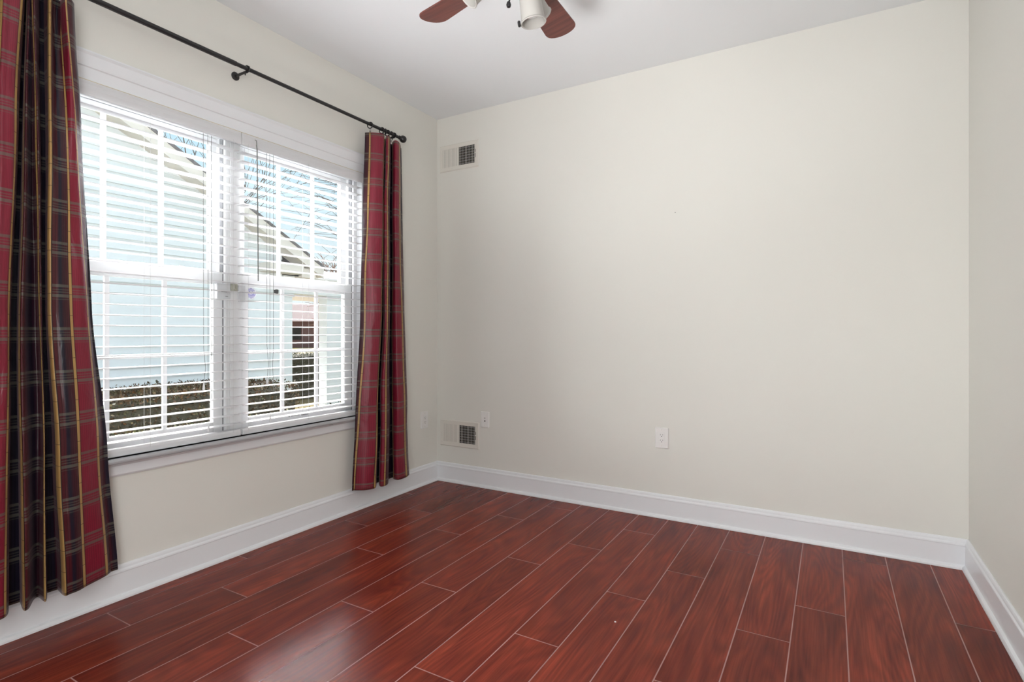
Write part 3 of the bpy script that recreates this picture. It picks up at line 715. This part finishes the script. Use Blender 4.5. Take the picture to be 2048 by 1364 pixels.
for k in range(5):
    a = radians(94.5 + 72*k); Rz = Matrix.Rotation(a, 3, 'Z'); Rp = Matrix.Rotation(radians(-11), 3, 'X')
    out = []; r0, r1, w0, w1_ = .165, .515, .052, .069
    nA = 14
    for i in range(nA + 1):
        t = -pi/2 + pi*i/nA; out.append((r1 - .055 + .055*cos(t), w1_*sin(t)*(1 if abs(sin(t)) < 1 else 1)))
    pts = [(r0, -w0)] + [(r1 - .055 + .055*abs(cos(-pi/2 + pi*i/nA))**.8, w1_*sin(-pi/2 + pi*i/nA)) for i in range(nA + 1)] + [(r0, w0), (r0 - .012, 0)]
    b = MB(); n = len(pts)
    vs = [Vector((x, y, .003)) for x, y in pts] + [Vector((x, y, -.003)) for x, y in pts]
    b.add([Rz @ (Rp @ v) + Vector((0, 0, FZ - H)) for v in vs], [tuple(range(n)), tuple(range(2*n-1, n-1, -1))] + [(i, (i+1) % n, n + (i+1) % n, n + i) for i in range(n)])
    bl = b.build('blade', M['fanwood'], fan, bevel=.001)
    b = MB(); b.obox(Rz @ Vector((.135, 0, FZ + .006 - H)), (.12, .03, .005), Rz); b.obox(Rz @ (Rp @ Vector((.20, 0, .006))) + Vector((0, 0, FZ - H)), (.07, .055, .004), Rz @ Rp)
    b.build('blade_arm', M['fanmetal'], bl)
def spot(base, axis, ln, r0, r1, nm='spotlight'):
    ax = Vector(axis).normalized(); Mq = ax.to_track_quat('Z', 'Y').to_matrix(); c = Vector(base)
    so = MB(); so.tube([(0, 0, 2.375), ((0 + c.x)*.6, c.y*.6, 2.39), tuple(c - ax*.01)], .006, 8)
    so.lathe([(.0001, -.025), (.016, -.022), (.018, .0), (.018, .012)], c, Mq, 20)
    sp = F_(so).build(nm, M['fanmetal'], fan, smooth=True)
    s = MB(); s.lathe([(.018, .0), (r0, .006), (r1, ln - .006), (r1 + .003, ln - .003), (r1 + .004, ln), (r1 + .002, ln + .002), (r1 - .002, ln), (r1 - .003, ln - .006), (r0 - .003, .010), (.010, .006)], c, Mq, 36)
    F_(s).build('lamp_shade', M['shade'], sp, smooth=True)
    bu = MB(); bu.lathe([(.0001, ln - .022), (.018, ln - .026), (.028, ln - .030), (.024, ln - .05), (.012, ln - .075), (.0001, ln - .08)][::-1], c, Mq, 24)
    F_(bu).build('bulb', M['plate'], sp, smooth=True)
    kn = MB(); side = (Mq @ Vector((1, 0, 0)))
    best = min((Mq @ Matrix.Rotation(t*pi/16, 3, 'Z') @ Vector((1, 0, 0)) for t in range(32)), key=lambda v: v.x*.865 + v.y*.50 + v.z*.25)
    kc = c + ax*(ln - .004) + best*(r1 + .004)
    Mk = best.to_track_quat('Z', 'Y').to_matrix()
    kn.lathe([(.0001, 0), (.009, 0), (.011, .003), (.011, .007), (.008, .010), (.0001, .010)], kc, Mk, 16)
    F_(kn).build('thumb_screw', M['blackmetal'], sp, smooth=True)
rr = lambda az, r: (r*cos(radians(az)), r*sin(radians(az)))
spot((.050, .020, 2.335), (.12, .10, -1), .098, .038, .043)
spot((-.075, -.075, 2.385), (-.55, -.45, -.75), .098, .038, .043)
spot((.0, .10, 2.40), (.1, .9, -.45), .098, .038, .043)
b = MB(); b.lathe([(.0001, .012), (.006, .010), (.009, .0), (.007, -.008), (.0001, -.011)], (-.018, -.012, 2.305), None, 16); b.tube([(-.018, -.012, 2.31), (-.012, -.008, 2.34)], .003, 6)
F_(b).build('pull_knob', M['blackmetal'], fan, smooth=True)

# ------------------------------------------------------------------ outside
GZ = -.45
b = MB(); b.box((-260, -120, GZ - .5), (-.17, 200, GZ)); tag(b.build('ground', M['lawn']), kind='structure')

# neighbour's house: gable wall at x=-4.6 parallel to this one
NX = -4.6
nh = empty('neighbour_house', (NX - 3, -.5, GZ)); tag(nh, 'white sided gable house seen through the blinds', 'house')
def H_(mb): mb.v = [(x - NX + 3, y + .5, z - GZ) for x, y, z in mb.v]; return mb
def ztop(y):  # rake underside line; ridge at y=-3.6
    return 3.50 - .543*(y + .16) if y > -3.6 else 3.50 - .543*(-3.6 + .16) + .543*(y + 3.6)
s = MB(); z = GZ; lap = .127; yR, yL = 2.085, -9.285
while z < 5.35:
    z1 = z + lap
    def yr(zz): # right limit of gable at height zz
        y = (3.58 - zz)/.543 - .16; return min(yR, y)
    a0, a1 = yr(z), yr(z1); l0, l1 = -7.2 - a0, -7.2 - a1
    if a1 < l1 + .05: break
    s.add([(NX + .024, l0, z), (NX + .024, a0, z), (NX + .002, a1, z1), (NX + .002, l1, z1), (NX - .02, l0, z), (NX - .02, a0, z), (NX - .02, a1, z1), (NX - .02, l1, z1)],
          [(0,1,2,3), (4,7,6,5), (0,4,5,1), (3,2,6,7), (1,5,6,2), (0,3,7,4)])
    z = z1
H_(s).build('siding', M['siding'], nh)
s = MB(); s.box((NX - 8, -9.28, GZ), (NX - .03, 2.06, 2.2)); H_(s).build('side_wall', M['siding'], nh)
ry = -3.6; zr = 3.50 - .543*(ry + .16)
for sg in (1, -1):
    r_ = MB(); ye = 2.66; 
    def Y(y): return y if sg > 0 else -7.2 - y
    def zz(y, o): return 3.50 - .543*(y + .16) + o
    # roof slab
    r_.add([(NX - 8.3, Y(ry), zz(ry, .20)), (NX + .28, Y(ry), zz(ry, .20)), (NX + .28, Y(ye), zz(ye, .20)), (NX - 8.3, Y(ye), zz(ye, .20)),
            (NX - 8.3, Y(ry), zz(ry, .155)), (NX + .28, Y(ry), zz(ry, .155)), (NX + .28, Y(ye), zz(ye, .155)), (NX - 8.3, Y(ye), zz(ye, .155))],
           [(0,1,2,3), (7,6,5,4), (1,5,6,2), (0,3,7,4), (2,6,7,3), (0,4,5,1)])
    H_(r_).build('roof', M['shingle'], nh)
    k_ = MB()
    k_.add([(NX + .25, Y(ry), zz(ry, -.0)), (NX + .27, Y(ry), zz(ry, -.0)), (NX + .27, Y(ye), zz(ye, -.0)), (NX + .25, Y(ye), zz(ye, -.0)),
            (NX + .25, Y(ry), zz(ry, .155)), (NX + .27, Y(ry), zz(ry, .155)), (NX + .27, Y(ye), zz(ye, .155)), (NX + .25, Y(ye), zz(ye, .155))],
           [(0,3,2,1), (4,5,6,7), (1,2,6,5), (0,4,7,3), (3,7,6,2), (0,1,5,4)])
    # soffit
    k_.add([(NX - .02, Y(ry), zz(ry, .012)), (NX + .25, Y(ry), zz(ry, .012)), (NX + .25, Y(ye), zz(ye, .012)), (NX - .02, Y(ye), zz(ye, .012)),
            (NX - .02, Y(ry), zz(ry, .03)), (NX + .25, Y(ry), zz(ry, .03)), (NX + .25, Y(ye), zz(ye, .03)), (NX - .02, Y(ye), zz(ye, .03))],
           [(0,3,2,1), (4,5,6,7), (1,2,6,5), (0,4,7,3), (3,7,6,2), (0,1,5,4)])
    H_(k_).build('rake_board', M['fascia'], nh)
r_ = MB(); r_.box((NX - 8.2, 2.30, 1.96), (NX + .22, 2.55, 2.10)); r_.box((NX, 1.70, 2.00), (NX + .25, 2.30, 2.13)); H_(r_).build('eave_return', M['fascia'], nh, bevel=.004)
# porch: header, ceiling and columns beyond the corner
r_ = MB(); r_.box((NX - .20, 2.10, 1.715), (NX + .03, 7.6, 1.985)); H_(r_).build('porch_header', M['siding'], nh, bevel=.006)
r_ = MB(); r_.box((NX - 2.2, 2.05, 1.76), (NX - .2, 7.6, 1.80)); H_(r_).build('porch_ceiling', M['fascia'], nh)
r_ = MB(); r_.add([(NX + .12, 2.3, 2.00), (NX + .12, 7.7, 2.00), (NX - 2.4, 7.7, 2.45), (NX - 2.4, 2.3, 2.45), (NX + .12, 2.3, 1.97), (NX + .12, 7.7, 1.97), (NX - 2.4, 7.7, 2.42), (NX - 2.4, 2.3, 2.42)], [(0,1,2,3), (4,7,6,5), (0,4,5,1), (1,5,6,2), (2,6,7,3), (3,7,4,0)])
H_(r_).build('porch_roof', M['snow'], nh)
for y0, y1, xo in ((2.10, 2.285, 0), (2.955, 3.265, 0), (2.62, 2.78, -1.9)):
    r_ = MB(); d = min(y1 - y0, .2)
    r_.box((NX - d + xo, y0, GZ), (NX + .0 + xo, y1, 1.715 if xo == 0 else 1.76)); 
    if xo == 0: r_.box((NX - d - .02, y0 - .02, 1.66), (NX + .02, y1 + .02, 1.712)); r_.box((NX - d - .02, y0 - .02, GZ), (NX + .02, y1 + .02, GZ + .2))
    H_(r_).build('porch_column', M['siding'], nh, bevel=.005)
r_ = MB(); r_.box((NX + .016, 1.945, 1.70), (NX + .035, 1.975, 1.75)); r_.lathe([(.012, .03), (.026, .0), (.023, -.04), (.009, -.055), (.0001, -.055)], (NX + .065, 1.96, 1.74), None, 10); r_.lathe([(.0001, .065), (.020, .036), (.030, .03)], (NX + .065, 1.96, 1.74), None, 10)
H_(r_).build('wall_lantern', M['blackmetal'], nh)

def hedge(name, label, a, bnd, mat, n, size, seed, group=None, topbias=.45):
    rnd = random.Random(seed); x0, y0, z0 = a; x1, y1, z1 = bnd
    r = empty(name, ((x0+x1)/2, (y0+y1)/2, z0)); tag(r, label, 'hedge', group); ox, oy = (x0+x1)/2, (y0+y1)/2
    c = MB(); i_ = .05; nx, ny = max(2, int((x1-x0)/.12)), max(2, int((y1-y0)/.12))
    bmb = []
    # lumpy core
    for i in range(nx + 1):
        for j in range(ny + 1):
            x = x0 + i_ + (x1 - x0 - 2*i_)*i/nx; y = y0 + i_ + (y1 - y0 - 2*i_)*j/ny
            e = min(i, nx - i, j, ny - j); z = z1 - .05 + .03*noise.noise(Vector((x*3, y*3, seed))) - (.05 if e == 0 else 0)
            bmb.append((x - ox, y - oy, z - z0))
    fs = [(i*(ny+1)+j, (i+1)*(ny+1)+j, (i+1)*(ny+1)+j+1, i*(ny+1)+j+1) for i in range(nx) for j in range(ny)]
    c.add(bmb, fs)
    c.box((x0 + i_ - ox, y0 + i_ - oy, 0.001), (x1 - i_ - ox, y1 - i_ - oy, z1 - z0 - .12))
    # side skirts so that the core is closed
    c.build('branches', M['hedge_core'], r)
    lf = MB(); vs = []; fs = []
    for k in range(n):
        q = rnd.random()
        if q < topbias: p = (rnd.uniform(x0, x1), rnd.uniform(y0, y1), z1); nrm = Vector((0, 0, 1))
        elif q < .93: p = (x1, rnd.uniform(y0, y1), z0 + (z1 - z0)*(rnd.random()**.7)); nrm = Vector((1, 0, 0))
        else: p = (rnd.uniform(x0, x1), rnd.choice((y0, y1)), z0 + (z1 - z0)*(rnd.random()**.7)); nrm = Vector((0, 1 if p[1] == y1 else -1, 0))
        lump = .035*noise.noise(Vector((p[0]*2.5, p[1]*2.5, p[2]*2.5 + seed)))
        p = Vector(p) + nrm*(lump - rnd.random()*.05)
        if rnd.random() < .03: p = p + nrm*rnd.uniform(.0, .05)
        d = Vector((rnd.gauss(0, 1), rnd.gauss(0, 1), rnd.gauss(0, 1))) .normalized(); u = (d + nrm*.5).normalized()
        v = u.cross(Vector((rnd.gauss(0, 1), rnd.gauss(0, 1), rnd.gauss(0, 1)))).normalized()
        s_ = size*rnd.uniform(.6, 1.3); p = p - Vector((ox, oy, z0))
        m_ = len(vs); vs += [tuple(p), tuple(p + u*s_*.5 + v*s_*.28), tuple(p + u*s_), tuple(p + u*s_*.5 - v*s_*.28)]; fs.append((m_, m_+1, m_+2, m_+3))
    me = bpy.data.meshes.new('foliage'); me.from_pydata(vs, [], fs); me.materials.append(mat)
    o = bpy.data.objects.new('foliage', me); COL.objects.link(o); o.parent = r
    return r
hedge('hedge', 'low olive clipped hedge nearest the windows', (-1.95, -4.6, GZ), (-1.15, 3.6, .375), M['hedge_green'], 26000, .026, 3)
hedge('hedge', 'russet brown hedge against the white siding of the neighbour house', (-4.45, -5.2, GZ), (-3.05, 1.20, .500), M['hedge_brown'], 24000, .034, 5, topbias=.6)
hedge('hedge', 'tall dark green hedge behind the porch columns', (-8.9, 2.2, GZ), (-8.0, 9.6, .640), M['hedge_dark'], 14000, .035, 8, topbias=.15)

def tree(name, label, base, height, spread, lean, mat, seed, depth, r0, dens=3, minr=.004, up=.25, direction=None, cat='tree', droop=0):
    rnd = random.Random(seed); root = empty(name, base); tag(root, label, cat)
    tk = MB(); bw = MB()
    def grow(p, d, ln, r, lv):
        pts = [p]; rs = [r]; n = 4 if lv < 2 else 3; q = p.copy(); dd = d.copy(); nodes = []
        for i in range(n):
            dd = (dd + Vector((rnd.gauss(0, .13), rnd.gauss(0, .13), rnd.gauss(0, .09) + up*.12 - droop*lv*.05))).normalized()
            q = q + dd*ln/n; r2 = r*(1 - .42*(i+1)/n); pts.append(q.copy()); rs.append(max(r2, minr*.6)); nodes.append((q.copy(), dd.copy(), r2))
        (tk if lv == 0 else bw).tube(pts, rs, 8 if lv == 0 else (5 if lv < 3 else 3), cap=False)
        if lv >= depth: return
        for (q_, d_, r_) in nodes[0 if lv else 1:]:
            for _ in range(dens if lv else dens + 1):
                if rnd.random() < .14: continue
                ax = Vector((rnd.gauss(0, 1), rnd.gauss(0, 1), rnd.gauss(0, .45))).normalized()
                nd = (d_*.62 + ax*spread).normalized()
                if direction is not None and lv <= 1: nd = (nd + Vector(direction)*.8).normalized()
                grow(q_, nd, ln*rnd.uniform(.5, .72), max(r_*rnd.uniform(.38, .58), minr), lv + 1)
    grow(Vector((0, 0, -.05)), Vector(lean).normalized(), height, r0, 0)
    tk.build('trunk', mat, root, smooth=True, recalc=False); bw.build('branches', mat, root, recalc=False)
    return root
tree('bare_tree', 'bare winter tree whose branches reach over the porch roof at the right window', (-7.6, 10.4, GZ), 5.6, .62, (-.03, -.02, 1), M['bark'], 12, 3, .15, 3, .007, .05, (-.05, -.75, .15))
tree('bare_tree', 'small bare tree showing above the neighbour roof slope', (-21.0, 8.6, GZ), 6.6, .42, (.05, .05, 1), M['bark'], 31, 3, .10, 2, .011, .7)
tree('bare_tree', 'reddish bare tree framed between the two porch columns', (-14.2, 12.6, GZ), 2.4, .60, (.02, .0, 1), M['bark2'], 7, 3, .17, 3, .012, .3)

# distance
dh = empty('distant_house', (-46, 38, GZ)); tag(dh, 'brown house far beyond the lawn between the porch columns', 'house')
Rd = Matrix.Rotation(radians(40), 3, 'Z')
b = MB(); b.obox((0, 0, 1.35), (16, 9, 2.7), Rd); b.build('walls', M['brick'], dh)
b = MB(); pr = [(-8.6, -5, 2.65), (8.6, -5, 2.65), (8.6, 5, 2.65), (-8.6, 5, 2.65), (-6, 0, 4.6), (6, 0, 4.6)]
b.add([Rd @ Vector(v) for v in pr], [(0,3,2,1), (0,1,5,4), (2,3,4,5), (1,2,5), (3,0,4)]); b.build('roof', M['roofbrown'], dh)
for k in (-5, -1.5, 2, 5.5):
    b = MB(); b.obox(Rd @ Vector((k, -4.52, 1.4)), (1.0, .08, 1.2), Rd); b.build('window', M['dark'], dh)
b = MB(); rnd = random.Random(2)
vs = []; n = 14
for i in range(n + 1):
    for j in range(24):
        rad = 1.0 - (i / n); a = j*2*pi/24; w = 1 + .18*noise.noise(Vector((cos(a)*2, sin(a)*2, i*.3)))
        vs.append((1.5*cos(a)*w*math.sqrt(1 - (i/n)**2 + 1e-6), 2.2*sin(a)*w*math.sqrt(1 - (i/n)**2 + 1e-6), .75*(i/n)*(1 + .1*noise.noise(Vector((a, i, 0))))))
b.add(vs, [(i*24+j, i*24+(j+1) % 24, (i+1)*24+(j+1) % 24, (i+1)*24+j) for i in range(n) for j in range(24)])
sn = b.build('snow_pile', M['snow'], smooth=True, loc=(-11.2, 8.6, GZ)); tag(sn, 'heap of white snow behind the dark hedge', 'snow pile')
